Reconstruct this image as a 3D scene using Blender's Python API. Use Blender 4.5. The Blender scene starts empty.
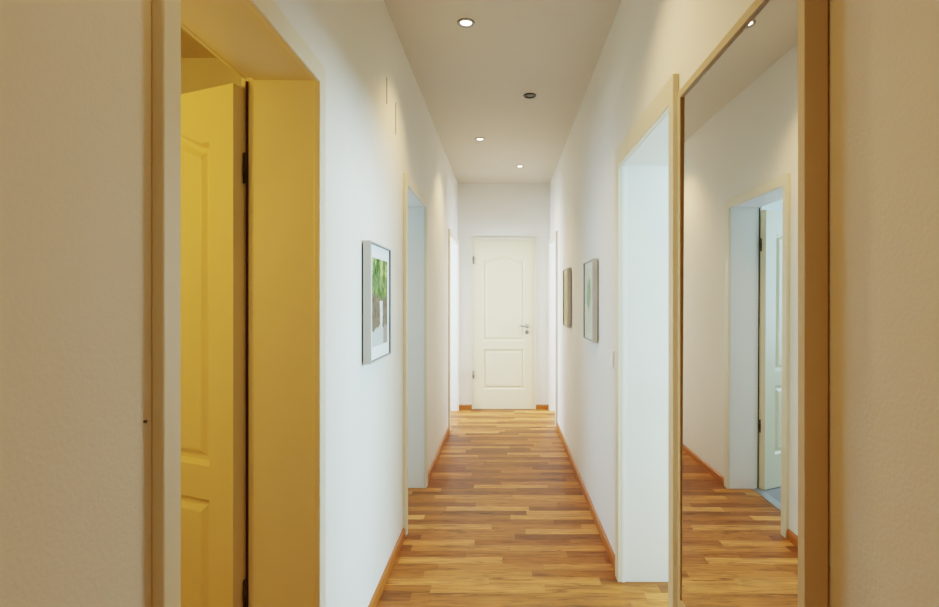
import bpy, bmesh, math, random
from mathutils import Vector, Matrix
random.seed(7)
R = math.radians
scene = bpy.context.scene
COL = scene.collection

# ------------------------------------------------------------------ dimensions
XL, XR = -0.562, 0.546          # corridor wall faces
HC = 2.71                     # ceiling height
YE = 6.37                     # end wall
YB = -2.6                     # back of the corridor
TL, TR = 0.205, 0.255           # wall thicknesses

# ------------------------------------------------------------------ node helpers
def new_mat(name):
    m = bpy.data.materials.new(name); m.use_nodes = True
    nt = m.node_tree
    b = nt.nodes['Principled BSDF']
    return m, nt, b

def N(nt, t, **kw):
    n = nt.nodes.new(t)
    for k, v in kw.items():
        if k in n.inputs.keys() if isinstance(k, str) else False:
            n.inputs[k].default_value = v
        else:
            setattr(n, k, v)
    return n

def L(nt, a, b): nt.links.new(a, b)

def plain(name, col, rough=0.5, metal=0.0, bump=0.0, bscale=200, coat=0.0, vary=0.04, vscale=3.0):
    m, nt, b = new_mat(name)
    b.inputs['Roughness'].default_value = rough
    b.inputs['Metallic'].default_value = metal
    b.inputs['Coat Weight'].default_value = coat
    tc = N(nt, 'ShaderNodeTexCoord')
    no = N(nt, 'ShaderNodeTexNoise'); no.inputs['Scale'].default_value = vscale; no.inputs['Detail'].default_value = 3
    L(nt, tc.outputs['Object'], no.inputs['Vector'])
    mx = N(nt, 'ShaderNodeMix', data_type='RGBA')
    L(nt, no.outputs['Fac'], mx.inputs[0])
    mx.inputs[6].default_value = (*[c * (1 - vary) for c in col], 1)
    mx.inputs[7].default_value = (*[min(1, c * (1 + vary)) for c in col], 1)
    L(nt, mx.outputs[2], b.inputs['Base Color'])
    if bump:
        n2 = N(nt, 'ShaderNodeTexNoise'); n2.inputs['Scale'].default_value = bscale; n2.inputs['Detail'].default_value = 2
        L(nt, tc.outputs['Object'], n2.inputs['Vector'])
        bp = N(nt, 'ShaderNodeBump'); bp.inputs['Strength'].default_value = bump; bp.inputs['Distance'].default_value = 0.002
        L(nt, n2.outputs['Fac'], bp.inputs['Height']); L(nt, bp.outputs['Normal'], b.inputs['Normal'])
    return m

def plaster(name, col, strength=0.35):
    m, nt, b = new_mat(name)
    b.inputs['Roughness'].default_value = 0.75
    b.inputs['Specular IOR Level'].default_value = 0.25
    tc = N(nt, 'ShaderNodeTexCoord')
    # gentle mottling
    no = N(nt, 'ShaderNodeTexNoise'); no.inputs['Scale'].default_value = 1.6; no.inputs['Detail'].default_value = 5
    L(nt, tc.outputs['Object'], no.inputs['Vector'])
    mx = N(nt, 'ShaderNodeMix', data_type='RGBA')
    L(nt, no.outputs['Fac'], mx.inputs[0])
    mx.inputs[6].default_value = (*[c * 0.95 for c in col], 1)
    mx.inputs[7].default_value = (*[min(1, c * 1.03) for c in col], 1)
    L(nt, mx.outputs[2], b.inputs['Base Color'])
    # trowel strokes: noise stretched along a slanted direction + broad undulation + fine grain
    mp = N(nt, 'ShaderNodeMapping'); mp.inputs['Rotation'].default_value = (R(38), 0, 0); mp.inputs['Scale'].default_value = (4, 2.5, 10)
    L(nt, tc.outputs['Object'], mp.inputs['Vector'])
    s1 = N(nt, 'ShaderNodeTexNoise'); s1.inputs['Scale'].default_value = 1.5; s1.inputs['Detail'].default_value = 5; s1.inputs['Distortion'].default_value = .6
    L(nt, mp.outputs['Vector'], s1.inputs['Vector'])
    s2 = N(nt, 'ShaderNodeTexNoise'); s2.inputs['Scale'].default_value = 150; s2.inputs['Detail'].default_value = 2
    L(nt, tc.outputs['Object'], s2.inputs['Vector'])
    b1 = N(nt, 'ShaderNodeBump'); b1.inputs['Strength'].default_value = strength * .55; b1.inputs['Distance'].default_value = 0.004
    b2 = N(nt, 'ShaderNodeBump'); b2.inputs['Strength'].default_value = strength * 1.0; b2.inputs['Distance'].default_value = 0.0015
    L(nt, s1.outputs['Fac'], b1.inputs['Height']); L(nt, s2.outputs['Fac'], b2.inputs['Height'])
    L(nt, b1.outputs['Normal'], b2.inputs['Normal']); L(nt, b2.outputs['Normal'], b.inputs['Normal'])
    return m

def parquet(name):
    m, nt, b = new_mat(name)
    W, LEN = 0.066, 0.52
    tc = N(nt, 'ShaderNodeTexCoord')
    sep = N(nt, 'ShaderNodeSeparateXYZ'); L(nt, tc.outputs['Object'], sep.inputs[0])
    def M(op, a, bb=None, c=None):
        n = N(nt, 'ShaderNodeMath', operation=op)
        for i, v in enumerate((a, bb, c)):
            if v is None: continue
            if isinstance(v, (int, float)): n.inputs[i].default_value = v
            else: L(nt, v, n.inputs[i])
        return n.outputs[0]
    ry = M('DIVIDE', sep.outputs['Y'], W)
    row = M('FLOOR', ry)
    wn = N(nt, 'ShaderNodeTexWhiteNoise', noise_dimensions='1D'); L(nt, row, wn.inputs['W'])
    rx = M('ADD', M('DIVIDE', sep.outputs['X'], LEN), M('MULTIPLY', wn.outputs['Value'], 7.0))
    colx = M('FLOOR', rx)
    cmb = N(nt, 'ShaderNodeCombineXYZ'); L(nt, row, cmb.inputs[0]); L(nt, colx, cmb.inputs[1])
    wb = N(nt, 'ShaderNodeTexWhiteNoise', noise_dimensions='2D'); L(nt, cmb.outputs[0], wb.inputs['Vector'])
    ramp = N(nt, 'ShaderNodeValToRGB'); L(nt, wb.outputs['Value'], ramp.inputs[0])
    cr = ramp.color_ramp
    cols = [(0.0, (0.20, 0.070, 0.019)), (0.22, (0.27, 0.090, 0.019)), (0.5, (0.39, 0.140, 0.030)),
            (0.78, (0.49, 0.19, 0.045)), (1.0, (0.62, 0.275, 0.078))]
    cr.elements[0].position, cr.elements[0].color = cols[0][0], (*cols[0][1], 1)
    cr.elements[1].position, cr.elements[1].color = cols[-1][0], (*cols[-1][1], 1)
    for p, c in cols[1:-1]:
        e = cr.elements.new(p); e.color = (*c, 1)
    # grain, offset per strip
    off = N(nt, 'ShaderNodeVectorMath', operation='SCALE'); L(nt, wb.outputs['Color'], off.inputs[0]); off.inputs['Scale'].default_value = 20
    add = N(nt, 'ShaderNodeVectorMath', operation='ADD'); L(nt, tc.outputs['Object'], add.inputs[0]); L(nt, off.outputs[0], add.inputs[1])
    mp = N(nt, 'ShaderNodeMapping'); mp.inputs['Scale'].default_value = (5, 60, 1); L(nt, add.outputs[0], mp.inputs['Vector'])
    g = N(nt, 'ShaderNodeTexNoise'); g.inputs['Scale'].default_value = 1.0; g.inputs['Detail'].default_value = 6; g.inputs['Distortion'].default_value = 1.2
    L(nt, mp.outputs['Vector'], g.inputs['Vector'])
    gr = N(nt, 'ShaderNodeMapRange'); gr.inputs['From Min'].default_value = .3; gr.inputs['From Max'].default_value = .7
    gr.inputs['To Min'].default_value = .62; gr.inputs['To Max'].default_value = 1.18; L(nt, g.outputs['Fac'], gr.inputs['Value'])
    mp2 = N(nt, 'ShaderNodeMapping'); mp2.inputs['Scale'].default_value = (2.6, 26, 1); L(nt, add.outputs[0], mp2.inputs['Vector'])
    g2 = N(nt, 'ShaderNodeTexNoise'); g2.inputs['Scale'].default_value = 1.0; g2.inputs['Detail'].default_value = 8; g2.inputs['Roughness'].default_value = .65; g2.inputs['Distortion'].default_value = 2.2
    L(nt, mp2.outputs['Vector'], g2.inputs['Vector'])
    st = N(nt, 'ShaderNodeMapRange'); st.inputs['From Min'].default_value = .50; st.inputs['From Max'].default_value = .66
    st.inputs['To Min'].default_value = 1.0; st.inputs['To Max'].default_value = .42; L(nt, g2.outputs['Fac'], st.inputs['Value'])
    gr2 = N(nt, 'ShaderNodeMath', operation='MULTIPLY'); L(nt, gr.outputs[0], gr2.inputs[0]); L(nt, st.outputs[0], gr2.inputs[1]); gr = gr2
    mul = N(nt, 'ShaderNodeVectorMath', operation='SCALE'); L(nt, ramp.outputs['Color'], mul.inputs[0]); L(nt, gr.outputs[0], mul.inputs['Scale'])
    # seams
    fy = M('FRACT', ry); fx = M('FRACT', rx)
    dy = M('MINIMUM', fy, M('SUBTRACT', 1.0, fy)); dx = M('MINIMUM', fx, M('SUBTRACT', 1.0, fx))
    seam = M('MINIMUM', M('MULTIPLY', dy, W), M('MULTIPLY', dx, LEN))
    sm = N(nt, 'ShaderNodeMapRange'); sm.inputs['From Min'].default_value = 0.0; sm.inputs['From Max'].default_value = 0.0012
    sm.inputs['To Min'].default_value = .72; sm.inputs['To Max'].default_value = 1.0; L(nt, seam, sm.inputs['Value'])
    mul2 = N(nt, 'ShaderNodeVectorMath', operation='SCALE'); L(nt, mul.outputs[0], mul2.inputs[0]); L(nt, sm.outputs[0], mul2.inputs['Scale'])
    L(nt, mul2.outputs[0], b.inputs['Base Color'])
    b.inputs['Roughness'].default_value = 0.42
    b.inputs['Specular IOR Level'].default_value = 0.22
    bp = N(nt, 'ShaderNodeBump'); bp.inputs['Strength'].default_value = .12; bp.inputs['Distance'].default_value = .001
    L(nt, g.outputs['Fac'], bp.inputs['Height']); L(nt, bp.outputs['Normal'], b.inputs['Normal'])
    return m

def wood_strip(name, c0, c1):
    m, nt, b = new_mat(name)
    tc = N(nt, 'ShaderNodeTexCoord')
    mp = N(nt, 'ShaderNodeMapping'); mp.inputs['Scale'].default_value = (4, 4, 90); L(nt, tc.outputs['Object'], mp.inputs['Vector'])
    g = N(nt, 'ShaderNodeTexNoise'); g.inputs['Scale'].default_value = 1; g.inputs['Detail'].default_value = 5; L(nt, mp.outputs['Vector'], g.inputs['Vector'])
    mx = N(nt, 'ShaderNodeMix', data_type='RGBA'); L(nt, g.outputs['Fac'], mx.inputs[0])
    mx.inputs[6].default_value = (*c0, 1); mx.inputs[7].default_value = (*c1, 1)
    L(nt, mx.outputs[2], b.inputs['Base Color']); b.inputs['Roughness'].default_value = .35
    return m

def emit(name, col, s):
    m, nt, b = new_mat(name)
    b.inputs['Base Color'].default_value = (*col, 1)
    b.inputs['Emission Color'].default_value = (*col, 1)
    b.inputs['Emission Strength'].default_value = s
    return m

def pane(name):
    m = bpy.data.materials.new(name); m.use_nodes = True; nt = m.node_tree
    nt.nodes.remove(nt.nodes['Principled BSDF'])
    out = nt.nodes['Material Output']
    tr = N(nt, 'ShaderNodeBsdfTransparent'); tr.inputs[0].default_value = (.97, .98, .98, 1)
    gl = N(nt, 'ShaderNodeBsdfGlossy'); gl.inputs['Roughness'].default_value = .03
    fr = N(nt, 'ShaderNodeLayerWeight'); fr.inputs['Blend'].default_value = .04
    mx = N(nt, 'ShaderNodeMixShader')
    sc = N(nt, 'ShaderNodeMath', operation='MULTIPLY'); L(nt, fr.outputs['Fresnel'], sc.inputs[0]); sc.inputs[1].default_value = .07
    L(nt, sc.outputs[0], mx.inputs[0]); L(nt, tr.outputs[0], mx.inputs[1]); L(nt, gl.outputs[0], mx.inputs[2])
    L(nt, mx.outputs[0], out.inputs['Surface'])
    return m

def painted(name):      # print colours come from the mesh's own colour attribute
    m, nt, b = new_mat(name)
    a = N(nt, 'ShaderNodeAttribute'); a.attribute_name = 'ink'
    L(nt, a.outputs['Color'], b.inputs['Base Color']); b.inputs['Roughness'].default_value = .7; b.inputs['Specular IOR Level'].default_value = .05
    return m

MAT = dict(
    wall=plaster('white wall plaster', (0.80, 0.775, 0.70)),
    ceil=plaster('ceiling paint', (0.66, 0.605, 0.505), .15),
    floor=parquet('oak strip parquet'),
    base=wood_strip('orange skirting wood', (0.32, 0.085, 0.012), (0.44, 0.14, 0.024)),
    cream=plain('cream door paint', (0.73, 0.68, 0.52), .38, bump=.05, bscale=60, vary=.015),
    lining=plain('off-white lining paint', (0.80, 0.81, 0.78), .4, bump=.05, bscale=60, vary=.015),
    leaf=plain('cream door leaf paint', (0.71, 0.645, 0.43), .38, bump=.05, bscale=60, vary=.015),
    chrome=plain('brushed nickel', (0.40, 0.38, 0.35), .32, 1.0),
    hinge=plain('grey hinge steel', (0.22, 0.20, 0.17), .4, .5),
    dark=plain('dark steel', (0.06, 0.05, 0.045), .4, .6),
    gap_shade=plain('painted gap shade', (0.05, 0.025, 0.008), .8),  # near-black colour for the shade painted into the door gaps
    black=plain('black lamp inside', (0.02, 0.018, 0.016), .5),
    maple=plain('pale mirror frame wood', (0.60, 0.48, 0.285), .45, vary=.03),
    board=plain('dark backing board', (0.05, 0.035, 0.02), .8),
    silver=plain('silver picture frame', (0.56, 0.54, 0.50), .4, .35),
    lip=plain('dark frame lip', (0.10, 0.12, 0.12), .4),
    greenmat=plain('pale green mat board', (0.62, 0.65, 0.53), .8, vary=.01),
    sandmat=plain('sand mat board', (0.60, 0.55, 0.38), .8, vary=.01),
    mat=plain('white mat board', (0.84, 0.85, 0.84), .8, vary=.01),
    plastic=plain('white switch plastic', (0.80, 0.79, 0.75), .35, vary=.01),
    greyfloor=plain('grey room floor', (0.24, 0.245, 0.25), .5, vary=.08, vscale=9),
    strip=plain('grey threshold strip', (0.36, 0.38, 0.39), .35, .5),
    bulb=emit('lit lamp', (1.0, 0.86, 0.62), 14.0),
    bulboff=plain('unlit lamp glass', (0.13, 0.11, 0.09), .2),
    crackm=plain('crack shade', (0.13, 0.10, 0.06), .9),
    pane=pane('picture glass'), ink=painted('printed paper'),
)
mm, nt, b = new_mat('mirror silver')
b.inputs['Metallic'].default_value = 1; b.inputs['Roughness'].default_value = 0.005; b.inputs['Base Color'].default_value = (.88, .88, .86, 1)
MAT['mirror'] = mm

# ------------------------------------------------------------------ object helpers
def link(name, bm, mat, parent=None, smooth=False):
    me = bpy.data.meshes.new(name)
    bmesh.ops.remove_doubles(bm, verts=bm.verts, dist=1e-5)
    bmesh.ops.recalc_face_normals(bm, faces=bm.faces)
    bm.to_mesh(me); bm.free()
    if mat: me.materials.append(mat)
    if smooth:
        for p in me.polygons: p.use_smooth = True
    o = bpy.data.objects.new(name, me); COL.objects.link(o)
    if parent: o.parent = parent
    return o

def bevel(o, w, seg=2):
    md = o.modifiers.new('bevel', 'BEVEL'); md.width = w; md.segments = seg; md.limit_method = 'ANGLE'; md.angle_limit = R(40)
    return o

def box(bm, x0, x1, y0, y1, z0, z1):
    vs = [bm.verts.new((x, y, z)) for x in (x0, x1) for y in (y0, y1) for z in (z0, z1)]
    for f in ((0, 1, 3, 2), (4, 6, 7, 5), (0, 4, 5, 1), (2, 3, 7, 6), (0, 2, 6, 4), (1, 5, 7, 3)):
        bm.faces.new([vs[i] for i in f])

def lathe(bm, prof, n=32, mat4=None):
    rings = []
    for r, z in prof:
        rings.append([bm.verts.new((r * math.cos(2 * math.pi * k / n), r * math.sin(2 * math.pi * k / n), z)) if r > 1e-6 else None for k in range(n)])
        if r <= 1e-6:
            v = bm.verts.new((0, 0, z)); rings[-1] = [v] * n
    for a, c in zip(rings, rings[1:]):
        for k in range(n):
            q = []
            for v in (a[k], a[(k + 1) % n], c[(k + 1) % n], c[k]):
                if v not in q: q.append(v)
            if len(q) >= 3: bm.faces.new(q)
    if mat4 is not None: bmesh.ops.transform(bm, matrix=mat4, verts=bm.verts)

def empty(name, loc, label=None, cat=None, group=None, kind=None, rz=0):
    o = bpy.data.objects.new(name, None); COL.objects.link(o)
    o.location = loc; o.rotation_euler.z = rz; o.empty_display_size = .1
    return tag(o, label, cat, group, kind)

def tag(o, label=None, cat=None, group=None, kind=None):
    if label: o['label'] = label
    if cat: o['category'] = cat
    if group: o['group'] = group
    if kind: o['kind'] = kind
    return o

def slab(name, a0, a1, u0, u1, z0, z1, holes, mat, axis='x'):
    """wall slab; axis = thickness axis; u along the wall; holes (u0,u1,z0,z1)"""
    us = sorted({u0, u1, *[h[0] for h in holes], *[h[1] for h in holes]})
    zs = sorted({z0, z1, *[h[2] for h in holes], *[h[3] for h in holes]})
    us = [u for u in us if u0 <= u <= u1]; zs = [z for z in zs if z0 <= z <= z1]
    nu, nz = len(us) - 1, len(zs) - 1
    def solid(i, j):
        if not (0 <= i < nu and 0 <= j < nz): return False
        cu, cz = (us[i] + us[i + 1]) / 2, (zs[j] + zs[j + 1]) / 2
        return not any(h[0] < cu < h[1] and h[2] < cz < h[3] for h in holes)
    bm = bmesh.new(); cache = {}
    def V(a, i, j):
        k = (a, i, j)
        if k not in cache:
            aa = a0 if a == 0 else a1
            cache[k] = bm.verts.new((aa, us[i], zs[j]) if axis == 'x' else (us[i], aa, zs[j]))
        return cache[k]
    for i in range(nu):
        for j in range(nz):
            if not solid(i, j): continue
            for a in (0, 1): bm.faces.new([V(a, i, j), V(a, i + 1, j), V(a, i + 1, j + 1), V(a, i, j + 1)])
            if not solid(i - 1, j): bm.faces.new([V(0, i, j), V(1, i, j), V(1, i, j + 1), V(0, i, j + 1)])
            if not solid(i + 1, j): bm.faces.new([V(0, i + 1, j), V(1, i + 1, j), V(1, i + 1, j + 1), V(0, i + 1, j + 1)])
            if not solid(i, j - 1): bm.faces.new([V(0, i, j), V(1, i, j), V(1, i + 1, j), V(0, i + 1, j)])
            if not solid(i, j + 1): bm.faces.new([V(0, i, j + 1), V(1, i, j + 1), V(1, i + 1, j + 1), V(0, i + 1, j + 1)])
    o = link(name, bm, mat)
    return o

def S(o, label, cat):
    return tag(o, label, cat, kind='structure')

# ------------------------------------------------------------------ openings
# side, outer y0, inner y0, inner y1, outer y1, inner top, outer top
D = dict(
    L1=(-1, 0.842, 0.890, 1.558, 1.609, 1.957, 2.018),
    L2=(-1, 2.930, 2.980, 3.695, 3.752, 1.959, 2.020),
    L3=(-1, 5.275, 5.330, 6.250, 6.305, 1.959, 2.020),
    R1=(1, 1.656, 1.704, 2.464, 2.522, 1.936, 2.023),
    R3=(1, 5.450, 5.505, 6.250, 6.305, 1.959, 2.020),
)
HM = 0.02
def hole(k):
    s, a, b0, b1, c, zi, zo = D[k]
    return (b0 - HM, b1 + HM, 0.0, zi + HM)

# ------------------------------------------------------------------ room shell
wl = S(slab('wall_left', XL - TL, XL, YB, YE, 0, HC, [hole('L1'), hole('L2'), hole('L3')], MAT['wall']),
       'long white plaster wall on the left side of the corridor', 'wall')
wr = S(slab('wall_right', XR, XR + TR, YB, YE, 0, HC, [hole('R1'), hole('R3')], MAT['wall']),
       'long white plaster wall on the right side of the corridor', 'wall')
EDX0, EDX1, EDZ = -0.375, 0.351, 2.040     # end door opening
S(slab('wall_end', YE, YE + .16, -2.9, 3.6, 0, HC, [(EDX0, EDX1, 0, EDZ)], MAT['wall'], 'y'),
  'narrow white plaster wall closing the corridor around the closed door', 'wall')
S(slab('wall_back', YB - .1, YB, XL - TL, XR + TR, 0, HC, [], MAT['wall'], 'y'),
  'plaster wall behind the viewer closing the corridor', 'wall')
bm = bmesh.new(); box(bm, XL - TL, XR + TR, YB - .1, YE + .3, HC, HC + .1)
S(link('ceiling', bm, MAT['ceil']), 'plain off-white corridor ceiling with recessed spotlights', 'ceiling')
bm = bmesh.new(); box(bm, XL - .19, 3.6, YB - .1, YE + .3, -.1, 0)
S(link('floor', bm, MAT['floor']), 'warm oak strip parquet floor running crosswise along the corridor', 'floor')

# hairline cracks in the left wall above the picture
def on_left(px): return None
for (y, z0, z1) in ((2.530, 2.248, 2.376), (2.736, 2.168, 2.331)):
    bm = bmesh.new()
    n = 8
    for k in range(n):
        za, zb = z0 + (z1 - z0) * k / n, z0 + (z1 - z0) * (k + 1) / n
        w = .008
        box(bm, XL - .001, XL + .0006, y - w, y + w, za, zb)
    link('plaster_crack', bm, MAT['crackm'], wl)

# side rooms ---------------------------------------------------------------
def room(tagname, side, x_far, y0, y1, h, floor_mat, window, what):
    """three walls, ceiling and floor of an adjoining room; window = (y0,y1,z0,z1) in its far wall"""
    xi = XL - TL if side < 0 else XR + TR
    xo = x_far
    a0, a1 = (xo - .1, xo) if side < 0 else (xo, xo + .1)
    S(slab('wall_%s_far' % tagname, a0, a1, y0, y1, 0, h, [window] if window else [], MAT['wall']),
      'outer plaster wall of the %s' % what, 'wall')
    lo, hi = min(xi, xo), max(xi, xo)
    S(slab('wall_%s_back' % tagname, y0 - .06, y0, lo, hi, 0, h, [], MAT['wall'], 'y'), 'plaster partition on the viewer side of the %s' % what, 'wall')
    if y1 < YE - .02:
        S(slab('wall_%s_front' % tagname, y1, y1 + .06, lo, hi, 0, h, [], MAT['wall'], 'y'), 'plaster partition at the deep end of the %s' % what, 'wall')
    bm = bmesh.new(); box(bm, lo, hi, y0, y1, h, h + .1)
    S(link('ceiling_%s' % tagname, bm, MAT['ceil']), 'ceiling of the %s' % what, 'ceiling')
    if side < 0:
        bm = bmesh.new(); box(bm, lo - .1, XL - .19, y0 - .06, y1 + .06, -.1, 0)
        S(link('floor_%s' % tagname, bm, floor_mat), 'floor of the %s' % what, 'floor')

room('yellow_room', -1, -2.6, 0.2, 2.82, 2.60, MAT['floor'], None, 'lamp-lit room behind the nearest left door')
room('grey_room', -1, -2.7, 2.94, 5.14, 2.60, MAT['greyfloor'], (3.2, 4.7, .85, 2.25), 'daylit grey-floored room behind the second left door')
room('end_left_room', -1, -2.2, 5.26, YE, 2.60, MAT['greyfloor'], (5.4, 6.2, .8, 2.2), 'daylit room behind the far left doorway')
room('bright_room', 1, 3.4, 0.6, 3.3, 2.69, MAT['floor'], (1.2, 3.0, 1.3, 2.4), 'bright room behind the open right doorway')
room('end_right_room', 1, 2.4, 5.2, YE, 2.60, MAT['floor'], (5.4, 6.2, .8, 2.2), 'daylit room behind the far right doorway')
# projecting pier in the yellow room, seen above its open door
bm = bmesh.new(); box(bm, -1.40, XL - TL, 2.70, 2.82, 0, 2.60)
S(link('trim_1', bm, MAT['wall']), 'plaster pier in the lamp-lit room behind the nearest left door', 'wall')

# ------------------------------------------------------------------ baseboards
def baseboard(name, side, y0, y1, label):
    t, h = .014, .052
    bm = bmesh.new()
    prof = [(0, 0), (t, 0), (t, h - .016), (t - .003, h - .006), (t - .008, h), (0, h)]
    x = XL if side < 0 else XR
    sgn = 1 if side < 0 else -1
    A = [bm.verts.new((x + sgn * p, y0, z)) for p, z in prof]; B = [bm.verts.new((x + sgn * p, y1, z)) for p, z in prof]
    n = len(prof)
    for k in range(n): bm.faces.new([A[k], A[(k + 1) % n], B[(k + 1) % n], B[k]])
    bm.faces.new(A); bm.faces.new(B)
    return S(link(name, bm, MAT['base']), label, 'baseboard')
def baseboard_end(name, x0, x1, label):
    t, h = .014, .052
    bm = bmesh.new()
    prof = [(0, 0), (t, 0), (t, h - .016), (t - .003, h - .006), (t - .008, h), (0, h)]
    A = [bm.verts.new((x0, YE - p, z)) for p, z in prof]; B = [bm.verts.new((x1, YE - p, z)) for p, z in prof]
    n = len(prof)
    for k in range(n): bm.faces.new([A[k], A[(k + 1) % n], B[(k + 1) % n], B[k]])
    bm.faces.new(A); bm.faces.new(B)
    return S(link(name, bm, MAT['base']), label, 'baseboard')
baseboard('baseboard_left', -1, YB, D['L1'][1], 'wooden skirting along the near left wall before the first door')
baseboard('baseboard_left', -1, D['L1'][4], D['L2'][1], 'orange wooden skirting on the left wall under the framed picture')
baseboard('baseboard_left', -1, D['L2'][4], D['L3'][1], 'orange wooden skirting on the left wall past the second doorway')
baseboard('baseboard_right', 1, YB, D['R1'][1], 'wooden skirting on the right wall below the tall mirror')
baseboard('baseboard_right', 1, D['R1'][4], D['R3'][1], 'long orange wooden skirting on the right wall under the two pictures')
baseboard_end('baseboard_end', XL, -0.392, 'short orange skirting left of the closed end door')
baseboard_end('baseboard_end', 0.377, XR, 'short orange skirting right of the closed end door')

# ------------------------------------------------------------------ door leaves
def offset_poly(pts, d):
    """inset a counter-clockwise polygon (x,z) by d"""
    n = len(pts); out = []
    for i in range(n):
        p0, p1, p2 = Vector(pts[i - 1]), Vector(pts[i]), Vector(pts[(i + 1) % n])
        e1 = (p1 - p0).normalized(); e2 = (p2 - p1).normalized()
        n1 = Vector((-e1.y, e1.x)); n2 = Vector((-e2.y, e2.x))
        m = (n1 + n2); m.normalize()
        c = max(.35, m.dot(n1))
        out.append(tuple(p1 + m * (d / c)))
    return out

def arch_outline(x0, x1, z0, zs, zc):
    pts = [(x0, z0), (x1, z0), (x1, zs)]
    n = 22; a = .07
    for k in range(0, n + 1):
        t = k / n
        x = x1 + (x0 - x1) * (a + (1 - 2 * a) * t)
        r = math.sin(math.pi * t) ** 1.3
        pts.append((x, zs + (zc - zs) * r))
    pts.append((x0, zs))
    return pts

def make_leaf(W, z0, z1, T=.04):
    """leaf in local coordinates: x 0..W, y -T..0, moulded panels on both faces"""
    bm = bmesh.new()
    st = W * .15
    panels = [arch_outline(st, W - st, .82, 1.782, 1.850), [(st, .24), (W - st, .24), (W - st, .72), (st, .72)]]
    prof = [(0, 0), (.002, -.003), (.012, -.015), (.020, -.016), (.026, -.015), (.040, -.005), (.046, -.004)]
    for face, sgn in ((0.0, 1), (-T, -1)):
        def V(p, d): return bm.verts.new((p[0], face + sgn * d, p[1]))
        edges = []
        rect = [V(p, 0) for p in ((0, z0), (W, z0), (W, z1), (0, z1))]
        for i in range(4): edges.append(bm.edges.new((rect[i], rect[(i + 1) % 4])))
        for P in panels:
            loops = []
            for o_, d_ in prof:
                loops.append([V(p, d_) for p in (offset_poly(P, o_) if o_ else P)])
            n = len(P)
            for i in range(n): edges.append(bm.edges.new((loops[0][i], loops[0][(i + 1) % n])))
            for a, c in zip(loops, loops[1:]):
                for i in range(n): bm.faces.new([a[i], a[(i + 1) % n], c[(i + 1) % n], c[i]])
            bm.faces.new(loops[-1])
        bmesh.ops.triangle_fill(bm, use_beauty=True, use_dissolve=False, edges=edges)
    for (xa, za), (xb, zb) in (((0, z0), (W, z0)), ((W, z0), (W, z1)), ((W, z1), (0, z1)), ((0, z1), (0, z0))):
        bm.faces.new([bm.verts.new((xa, 0, za)), bm.verts.new((xb, 0, zb)), bm.verts.new((xb, -T, zb)), bm.verts.new((xa, -T, za))])
    return bm

def hinge(parent, x, y, z, h=.08, r=.008):
    bm = bmesh.new()
    lathe(bm, [(0, -h / 2), (r, -h / 2), (r, -h / 6), (r * 1.12, -h / 6), (r * 1.12, h / 6), (r, h / 6), (r, h / 2), (r * .6, h / 2 + .006), (0, h / 2 + .006)], 14)
    o = link('hinge', bm, MAT['dark'], parent, True); o.location = (x, y, z)
    return o

def rosette(bm, x, y, z, r, sgn):
    # round disc lying on the leaf face, axis along y
    tmp = bmesh.new()
    lathe(tmp, [(0, .008), (r * .85, .008), (r, .005), (r, 0), (0, 0)], 24, Matrix.Translation((x, y, z)) @ Matrix.Rotation(R(-90 * sgn), 4, 'X'))
    me = bpy.data.meshes.new('tmp'); tmp.to_mesh(me); tmp.free(); bm.from_mesh(me); bpy.data.meshes.remove(me)

def tube(bm, path, r, n=12):
    rings = []
    for i, p in enumerate(path):
        p = Vector(p)
        d = (Vector(path[min(i + 1, len(path) - 1)]) - Vector(path[max(i - 1, 0)])).normalized()
        up = Vector((0, 0, 1)) if abs(d.z) < .9 else Vector((1, 0, 0))
        a = d.cross(up).normalized(); c = d.cross(a)
        rings.append([bm.verts.new(p + (a * math.cos(2 * math.pi * k / n) + c * math.sin(2 * math.pi * k / n)) * r) for k in range(n)])
    for A, B in zip(rings, rings[1:]):
        for k in range(n): bm.faces.new([A[k], A[(k + 1) % n], B[(k + 1) % n], B[k]])
    bm.faces.new(rings[0]); bm.faces.new(rings[-1])

def handle(parent, x, z, W, toward, face=0.0, sgn=1):
    """lever handle with round rose and a keyhole rose below; lever points toward +x/-x"""
    bm = bmesh.new()
    rosette(bm, x, face, z, .026, sgn)
    y1 = face + sgn * .048
    tube(bm, [(x, face, z), (x, face + sgn * .034, z), (x + toward * .005, face + sgn * .045, z), (x + toward * .014, y1, z),
              (x + toward * .06, y1, z), (x + toward * .115, y1, z)], .0095)
    o = link('handle', bm, MAT['chrome'], parent, True); o['label'] = 'nickel lever handle on a round rose'
    bm = bmesh.new(); rosette(bm, x, face, z - .072, .026, sgn)
    box(bm, x - .004, x + .004, face, face + sgn * .013, z - .088, z - .058)
    o = link('lock_rose', bm, MAT['chrome'], parent); o['label'] = 'round nickel lock rose below the handle'

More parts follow.
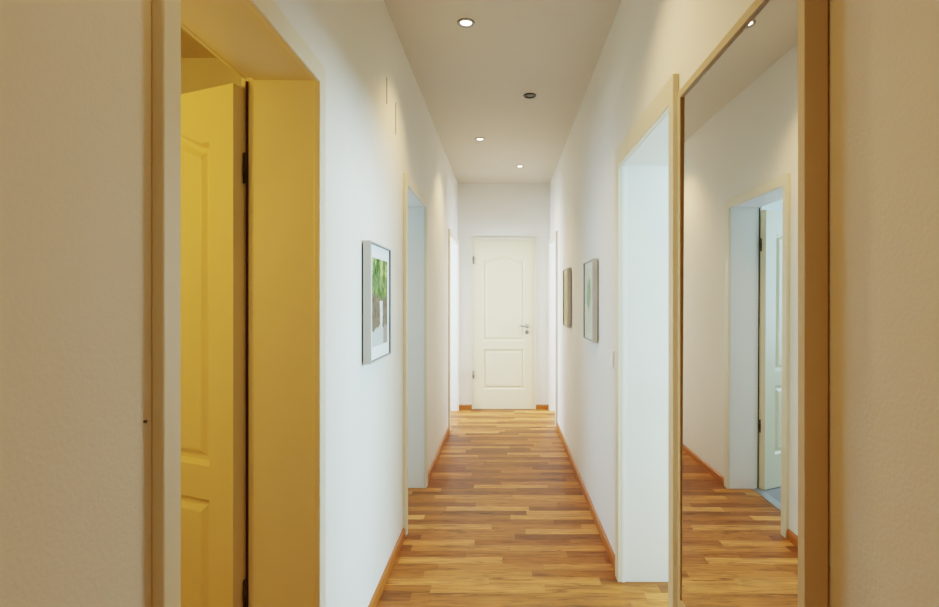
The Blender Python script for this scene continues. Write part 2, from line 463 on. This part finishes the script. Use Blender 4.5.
# ------------------------------------------------------------------ side doors: casing + lining
def side_door(k, name, label, depth):
    s, a, b0, b1, c, zi, zo = D[k]
    xw = XL if s < 0 else XR
    root = empty(name, (xw, (b0 + b1) / 2, 0)); S(root, label, 'door')
    ym = (b0 + b1) / 2
    bm = bmesh.new()
    inn = -s                                   # direction into the corridor
    xa, xb = sorted((0, inn * .02))
    def ring(bm, xa, xb, ya, yb0, yb1, yc, zin, zout):
        P = [(ya, 0), (yb0, 0), (yb0, zin), (yb1, zin), (yb1, 0), (yc, 0), (yc, zout), (ya, zout)]
        A = [bm.verts.new((xa, y - ym, z)) for y, z in P]; B = [bm.verts.new((xb, y - ym, z)) for y, z in P]
        n = len(P)
        for i in range(n): bm.faces.new([A[i], A[(i + 1) % n], B[(i + 1) % n], B[i]])
        for Q in (A, B):
            bm.faces.new([Q[0], Q[1], Q[2], Q[7]]); bm.faces.new([Q[2], Q[3], Q[6], Q[7]]); bm.faces.new([Q[3], Q[4], Q[5], Q[6]])
    ring(bm, xa, xb, a, b0, b1, c, zi, zo)
    lip = {'L1': 0, 'R1': .014}.get(k, .009)
    bevel(link('casing', bm, MAT['cream'], root), .0035)
    # lining through the wall: main part, then a rebate step at the room side
    e = .005
    bm = bmesh.new()
    if lip:
        ring(bm, *sorted((0, s * lip)), b0 - HM + .001, b0, b1, b1 + HM - .001, zi, zi + HM - .001)
    xs = sorted((s * lip, s * (depth - .028)))
    ring(bm, xs[0], xs[1], b0 - HM, b0 - e, b1 + e, b1 + HM, zi + e, zi + HM)
    xs = sorted((s * (depth - .028), s * depth))
    ring(bm, xs[0], xs[1], b0 - HM, b0 - e - .010, b1 + e + .010, b1 + HM, zi + e + .010, zi + HM)
    link('lining', bm, MAT['cream'] if k == 'L1' else MAT['lining'], root)
    # room side casing
    bm = bmesh.new()
    xs = sorted((s * depth, s * (depth + .014)))
    ring(bm, xs[0], xs[1], b0 - .07, b0 - .014, b1 + .014, b1 + .07, zi + .014, zi + .075)
    bevel(link('casing', bm, MAT['cream'], root), .003)
    return root

def swing_leaf(root, px, py, ang, W, ztop):
    """open leaf, hinge corner at world (px,py)"""
    o = link('leaf', make_leaf(W, .008, ztop), MAT['leaf'], root)
    o.location = (px - root.location.x, py - root.location.y, 0)
    o.rotation_euler.z = R(180 - ang)
    for z in (1.69, .43): hinge(o, -.005, -.036, z + .01, .085, .0052)
    handle(o, W - .065, .98, W, -1, 0, 1)
    return o

def gap_shade_strip(root, k):  # added dark strip that draws the shade in the gap beside the hinges
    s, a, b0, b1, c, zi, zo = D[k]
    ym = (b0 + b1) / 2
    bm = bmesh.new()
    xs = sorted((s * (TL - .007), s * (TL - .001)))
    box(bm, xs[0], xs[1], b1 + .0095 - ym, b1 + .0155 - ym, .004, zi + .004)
    o = link('gap_shade', bm, MAT['gap_shade'], root); o['label'] = 'dark strip painted as the shade in the gap between leaf and lining'

d1 = side_door('L1', 'door_1', 'nearest left doorway with its cream panelled door standing open in yellow light', TL)
swing_leaf(d1, -.785, 1.533, 22.8, .65, 1.941)
d2 = side_door('L2', 'door_2', 'second left doorway beyond the framed picture with grey-lit lining and a door opened inward', TL)
gap_shade_strip(d1, 'L1')
swing_leaf(d2, -.785, 3.656, 27, .70, 1.943)
gap_shade_strip(d2, 'L2')
bm = bmesh.new(); box(bm, -.215, -.155, -.355, .355, 0, .004)
o = link('threshold', bm, MAT['strip'], d2); o['label'] = 'flat grey metal threshold strip'
d3 = side_door('L3', 'door_3', 'far left doorway right beside the end wall', TL)
d4 = side_door('R1', 'door_4', 'large open right doorway with bright white lining next to the tall mirror', TR)
d5 = side_door('R3', 'door_5', 'far right doorway right beside the end wall', TR)

# ------------------------------------------------------------------ end door
de = empty('door_6', (-.0, YE, 0)); S(de, 'closed cream door with arched upper panel at the end of the corridor', 'door')
bm = bmesh.new()
def ring_end(bm, ya, yb, xa, xb0, xb1, xc, zin, zout):
    P = [(xa, 0), (xb0, 0), (xb0, zin), (xb1, zin), (xb1, 0), (xc, 0), (xc, zout), (xa, zout)]
    A = [bm.verts.new((x, ya, z)) for x, z in P]; B = [bm.verts.new((x, yb, z)) for x, z in P]
    n = len(P)
    for i in range(n): bm.faces.new([A[i], A[(i + 1) % n], B[(i + 1) % n], B[i]])
    for Q in (A, B):
        bm.faces.new([Q[0], Q[1], Q[2], Q[7]]); bm.faces.new([Q[2], Q[3], Q[6], Q[7]]); bm.faces.new([Q[3], Q[4], Q[5], Q[6]])
ring_end(bm, -.018, 0, -.392, -.358, .338, .377, 2.015, 2.062)
bevel(link('casing', bm, MAT['cream'], de), .003)
bm = bmesh.new()
ring_end(bm, 0, .16, EDX0, -.347, .327, EDX1, 2.003, EDZ)
link('lining', bm, MAT['cream'], de)
lf = link('leaf', make_leaf(.700, .006, 2.018), MAT['leaf'], de)
lf.location = (.340, -.026, 0); lf.rotation_euler.z = math.pi
for v in lf.data.vertices: pass
handle(lf, .340 - .268, 1.0, .700, 1, 0, 1)
for z in (1.785, .415):
    h = hinge(lf, .700 + .012, .008, z, .085, .011); h.data.materials[0] = MAT['hinge']

# ------------------------------------------------------------------ mirror on the right wall
MX0, MX1, MY0, MY1, MZ0, MZ1 = .503, .5425, .888, 1.541, .430, 1.917
mr = empty('wall_mirror', ((MX0 + MX1) / 2, (MY0 + MY1) / 2, MZ0), 'tall rectangular wall mirror in a slim pale wooden frame on the right wall', 'mirror')
ox, oy, oz = mr.location
def frame_ring(bm, x0, x1, y0, y1, z0, z1, w):
    O = [(y0, z0), (y1, z0), (y1, z1), (y0, z1)]; I = [(y0 + w, z0 + w), (y1 - w, z0 + w), (y1 - w, z1 - w), (y0 + w, z1 - w)]
    v = {}
    for nm, P in (('O', O), ('I', I)):
        for xi_, x in enumerate((x0, x1)):
            v[nm, xi_] = [bm.verts.new((x, y, z)) for y, z in P]
    for i in range(4):
        j = (i + 1) % 4
        for xi_ in (0, 1): bm.faces.new([v['O', xi_][i], v['O', xi_][j], v['I', xi_][j], v['I', xi_][i]])
        for nm in 'OI': bm.faces.new([v[nm, 0][i], v[nm, 0][j], v[nm, 1][j], v[nm, 1][i]])
bm = bmesh.new(); frame_ring(bm, MX0 - ox, MX1 - ox, MY0 - oy, MY1 - oy, MZ0 - oz, MZ1 - oz, .022)
bevel(link('frame', bm, MAT['maple'], mr), .0015)
bm = bmesh.new(); box(bm, MX0 + .003 - ox, MX0 + .007 - ox, MY0 + .021 - oy, MY1 - .021 - oy, MZ0 + .021 - oz, MZ1 - .021 - oz)
for v in bm.verts: v.co.x += .004 * (v.co.z - .021) / (MZ1 - MZ0 - .042)      # the glass sits slightly deeper at the top
link('mirror_glass', bm, MAT['mirror'], mr)
bm = bmesh.new(); box(bm, MX0 + .0115 - ox, MX1 - .004 - ox, MY0 + .021 - oy, MY1 - .021 - oy, MZ0 + .021 - oz, MZ1 - .021 - oz)
link('backing', bm, MAT['board'], mr)
bm = bmesh.new(); box(bm, MX1 - .004 - ox, XR - ox, -.12, .12, 1.2, 1.26)
link('hanger', bm, MAT['dark'], mr)

# ------------------------------------------------------------------ pictures
def fbm(x, y, seed=0):
    from mathutils import noise
    return noise.fractal(Vector((x, y, seed * 7.3)), 1.0, 2.0, 4)

def ink_left(u, v):        # woodland path: green crown on top, brown ground, pale trunk and path
    n = fbm(u * 6, v * 6, 1); n2 = fbm(u * 16, v * 16, 2)
    crown = v - .50 + .10 * n - .35 * (abs(u - .55)) ** 1.6
    g = (.13 + .16 * n + .1 * n2, .20 + .17 * n + .12 * n2, .05 + .06 * n)
    br = (.15 + .08 * n2, .11 + .07 * n2, .07 + .05 * n2)
    c = g if crown > 0 else br
    if v < .52 and abs(u - .58 - .03 * n) < .085 and v > .12: c = (.66, .70, .70)
    if v < .20 + .05 * n: c = (.50, .52, .50) if u < .72 else (.30, .26, .22)
    if v > .80 and n > .1: c = (.36, .48, .16)
    return c
def ink_leaf(u, v):        # pale sheet with one soft green leaf
    n = fbm(u * 5, v * 5, 3); n2 = fbm(u * 15, v * 15, 4)
    e = ((u - .50) / .30) ** 2 + ((v - .60) / .27) ** 2 + .5 * n
    k = max(0, min(1, (1.15 - e) * 1.6))
    if abs(u - .52) < .025 and .12 < v < .40: k = .5
    bg = (.58, .61, .48); g = (.24 + .1 * n2, .36 + .1 * n2, .20)
    return tuple(bg[i] * (1 - k) + g[i] * k for i in range(3))
def ink_sepia(u, v):       # yellowish sheet with a faint slender form
    n = fbm(u * 5, v * 5, 5); n2 = fbm(u * 18, v * 9, 6)
    e = ((u - .5) / .2) ** 2 + ((v - .55) / .38) ** 2 + .6 * n
    k = max(0, min(1, (1.1 - e) * 1.2)) * .6
    bg = (.52, .48, .29); g = (.28 + .1 * n2, .42 + .1 * n2, .26)
    return tuple(bg[i] * (1 - k) + g[i] * k for i in range(3))

def picture(side, y0, y1, z0, z1, label, inkf, frame_mat, mx, mz, mat_board='mat'):
    xw = XL if side < 0 else XR
    inn = 1 if side < 0 else -1
    root = empty('framed_picture', (xw, (y0 + y1) / 2, z0), label, 'picture', 'framed pictures on the corridor walls')
    def X(d): return inn * d
    def bx(bm, d0, d1, a0, a1, c0, c1):
        p, q = sorted((X(d0), X(d1))); box(bm, p, q, a0, a1, c0, c1)
    w, h = y1 - y0, z1 - z0
    bm = bmesh.new(); p, q = sorted((X(.006), X(.037))); frame_ring(bm, p, q, -w / 2, w / 2, 0, h, .006)
    bevel(link('frame', bm, frame_mat, root), .001)
    bm = bmesh.new(); p, q = sorted((X(.028), X(.0365))); frame_ring(bm, p, q, -w / 2 + .006, w / 2 - .006, .006, h - .006, .004)
    o = link('frame_lip', bm, MAT['lip'], root); o['label'] = 'thin dark inner lip of the frame'
    bm = bmesh.new(); bx(bm, .002, .026, -w / 2 + .009, w / 2 - .009, .009, h - .009)
    bx(bm, 0, .006, -.05, .05, h * .7, h * .8)
    link('backing', bm, MAT['board'], root)
    bm = bmesh.new(); bx(bm, .026, .029, -w / 2 + .009, w / 2 - .009, .009, h - .009)
    link('mat_board', bm, MAT[mat_board], root)
    # the print
    bm = bmesh.new(); nu, nv = 56, 72
    a0, a1, c0, c1 = -w / 2 + mx, w / 2 - mx, mz, h - mz
    lay = bm.loops.layers.float_color.new('ink')
    vs = [[bm.verts.new((X(.0296), a0 + (a1 - a0) * i / nu, c0 + (c1 - c0) * j / nv)) for i in range(nu + 1)] for j in range(nv + 1)]
    for j in range(nv):
        for i in range(nu):
            f = bm.faces.new([vs[j][i], vs[j][i + 1], vs[j + 1][i + 1], vs[j + 1][i]])
            u = (i + .5) / nu
            if side > 0: u = 1 - u
            c = inkf(u, (j + .5) / nv)
            for lp in f.loops: lp[lay] = (*[max(0, min(1, q_)) for q_ in c], 1)
    link('print', bm, MAT['ink'], root)
    bm = bmesh.new()
    bm.faces.new([bm.verts.new((X(.0335), y_, z_)) for y_, z_ in ((-w / 2 + .009, .009), (w / 2 - .009, .009), (w / 2 - .009, h - .009), (-w / 2 + .009, h - .009))])
    link('glass', bm, MAT['pane'], root)
    return root
picture(-1, 2.083, 2.454, 1.060, 1.548, 'framed woodland print in a silver frame alone on the left wall', ink_left, MAT['silver'], .048, .062)
picture(1, 3.072, 3.425, 1.064, 1.553, 'silver framed print with a soft green leaf on the right wall, nearer the light switch', ink_leaf, MAT['silver'], .04, .05, 'greenmat')
picture(1, 4.300, 4.627, 1.087, 1.573, 'yellowish framed print farther along the right wall, nearer the end door', ink_sepia, MAT['silver'], .04, .05, 'sandmat')

# ------------------------------------------------------------------ switches and small things
def switch(loc, rz, label):
    root = empty('light_switch', loc, label, 'light switch', rz=rz)
    bm = bmesh.new(); p = bmesh.new()
    # local: plate lies in xz, faces -y
    O = .0405; I = .0285
    for (x0, x1, z0, z1) in ((-O, O, I, O), (-O, O, -O, -I), (-O, -I, -I, I), (I, O, -I, I)): box(bm, x0, x1, -.009, 0, z0, z1)
    link('plate', bm, MAT['plastic'], root)
    v = [p.verts.new(c) for c in ((-.0275, -.011, -.0275), (.0275, -.011, -.0275), (.0275, -.007, .0275), (-.0275, -.007, .0275),
                                   (-.0275, 0, -.0275), (.0275, 0, -.0275), (.0275, 0, .0275), (-.0275, 0, .0275))]
    for f in ((0, 1, 2, 3), (4, 5, 6, 7), (0, 1, 5, 4), (1, 2, 6, 5), (2, 3, 7, 6), (3, 0, 4, 7)): p.faces.new([v[i] for i in f])
    bevel(link('rocker', p, MAT['plastic'], root), .0012)
switch((XR, 2.669, 1.018), R(-90), 'white rocker light switch on the right wall beside the open doorway')
switch((.459, YE, 1.055), 0, 'small white light switch on the end wall beside the closed door')

bm = bmesh.new()
lathe(bm, [(0, .004), (.0026, .004), (.003, .003), (.0016, .002), (.0016, -.004), (0, -.004)], 10, Matrix.Translation((XL, .826, 1.125)) @ Matrix.Rotation(R(90), 4, 'Y'))
tag(link('nail', bm, MAT['dark']), 'tiny dark nail in the plaster beside the nearest left door casing', 'nail')

# ------------------------------------------------------------------ ceiling spotlights
SPOTS = [
    (-.194, 2.669, True, 'lit recessed ceiling spotlight nearest the viewer, left of the corridor axis'),
    (.172, 3.62, False, 'unlit dark recessed ceiling spotlight between the lit ones'),
    (-.212, 4.60, True, 'lit recessed ceiling spotlight beyond the unlit one, on the left'),
    (.160, 5.54, True, 'lit recessed ceiling spotlight farthest away near the end wall'),
]
def spot_fixture(x, y, lit, label):
    root = empty('ceiling_spotlight', (x, y, HC), label, 'ceiling light', 'recessed spotlights along the corridor ceiling')
    bm = bmesh.new()
    lathe(bm, [(.027, -.001), (.029, -.004), (.034, -.009), (.040, -.009), (.0435, -.005), (.044, 0)], 36)
    link('ring', bm, MAT['chrome'] if lit else MAT['dark'], root, True)
    bm = bmesh.new()
    lathe(bm, [(0, -.0055), (.014, -.005), (.023, -.0035), (.028, -.001)], 30)
    link('lamp', bm, MAT['bulb'] if lit else MAT['bulboff'], root, True)
for s_ in SPOTS: spot_fixture(*s_)
spot_fixture(.165, 1.68, True, 'lit recessed ceiling spotlight above the tall mirror, out of the upper edge of the picture')

# ------------------------------------------------------------------ lights
def spot(x, y, e, col=(1, .66, .32), size=110, blend=.9, z=HC - .03):
    d = bpy.data.lights.new('spot', 'SPOT'); d.energy = e; d.color = col; d.spot_size = R(size); d.spot_blend = blend; d.shadow_soft_size = .03
    o = bpy.data.objects.new('spot_light', d); o.location = (x, y, z); COL.objects.link(o); return o
def area(loc, rot, sx, sy, e, col):
    d = bpy.data.lights.new('area', 'AREA'); d.shape = 'RECTANGLE'; d.size = sx; d.size_y = sy; d.energy = e; d.color = col
    o = bpy.data.objects.new('window_light', d); o.location = loc; o.rotation_euler = rot; COL.objects.link(o); return o
def bulb(loc, e, col, r=.12):
    d = bpy.data.lights.new('lamp', 'POINT'); d.energy = e; d.color = col; d.shadow_soft_size = r
    o = bpy.data.objects.new('room_lamp', d); o.location = loc; COL.objects.link(o); return o

for x, y, lit, _ in SPOTS:
    if lit: spot(x, y, 18 if y > 5 else 30)
spot(.165, 1.68, 24)
for x_, y_, e_ in ((-.19, .70, 11), (.165, -.3, 12), (-.19, -1.3, 14)): spot(x_, y_, e_, (1, .53, .15))
COOL = (.46, .79, 1.0)
area((3.3, 2.15, 1.85), (0, R(90), 0), 1.1, 1.8, 150, COOL)        # window of the bright room
area((-2.6, 3.85, 1.55), (0, R(-90), 0), 1.4, 1.0, 31, (.38, .68, 1.0))
area((-2.1, 5.8, 1.5), (0, R(-90), 0), 1.4, .8, 74, (.66, .80, 1.0))
area((2.3, 5.8, 1.5), (0, R(90), 0), 1.4, .8, 74, (.66, .80, 1.0))
bulb((-1.5, .85, 1.75), 12, (1, .56, .10))                            # lamp in the yellow room

w = bpy.data.worlds.new('world'); scene.world = w; w.use_nodes = True
w.node_tree.nodes['Background'].inputs[0].default_value = (.75, .88, 1, 1); w.node_tree.nodes['Background'].inputs[1].default_value = .8

# ------------------------------------------------------------------ camera
cd = bpy.data.cameras.new('camera'); cam = bpy.data.objects.new('camera', cd); COL.objects.link(cam)
cam.location = (0, 0, 1.315); cam.rotation_euler = (R(90), 0, 0)
cd.sensor_width = 36; cd.lens = 530 / 939 * 36; cd.clip_start = .02
cd.shift_x = -(504.5 - 469.5) / 939; cd.shift_y = -(303.5 - 299.5) / 939
scene.camera = cam
scene.view_settings.view_transform = 'Filmic'
scene.view_settings.look = 'Medium High Contrast'
scene.view_settings.exposure = 0.75
scene.cycles.use_denoising = True
scene.cycles.max_bounces = 10; scene.cycles.diffuse_bounces = 6
scene.cycles.caustics_reflective = False
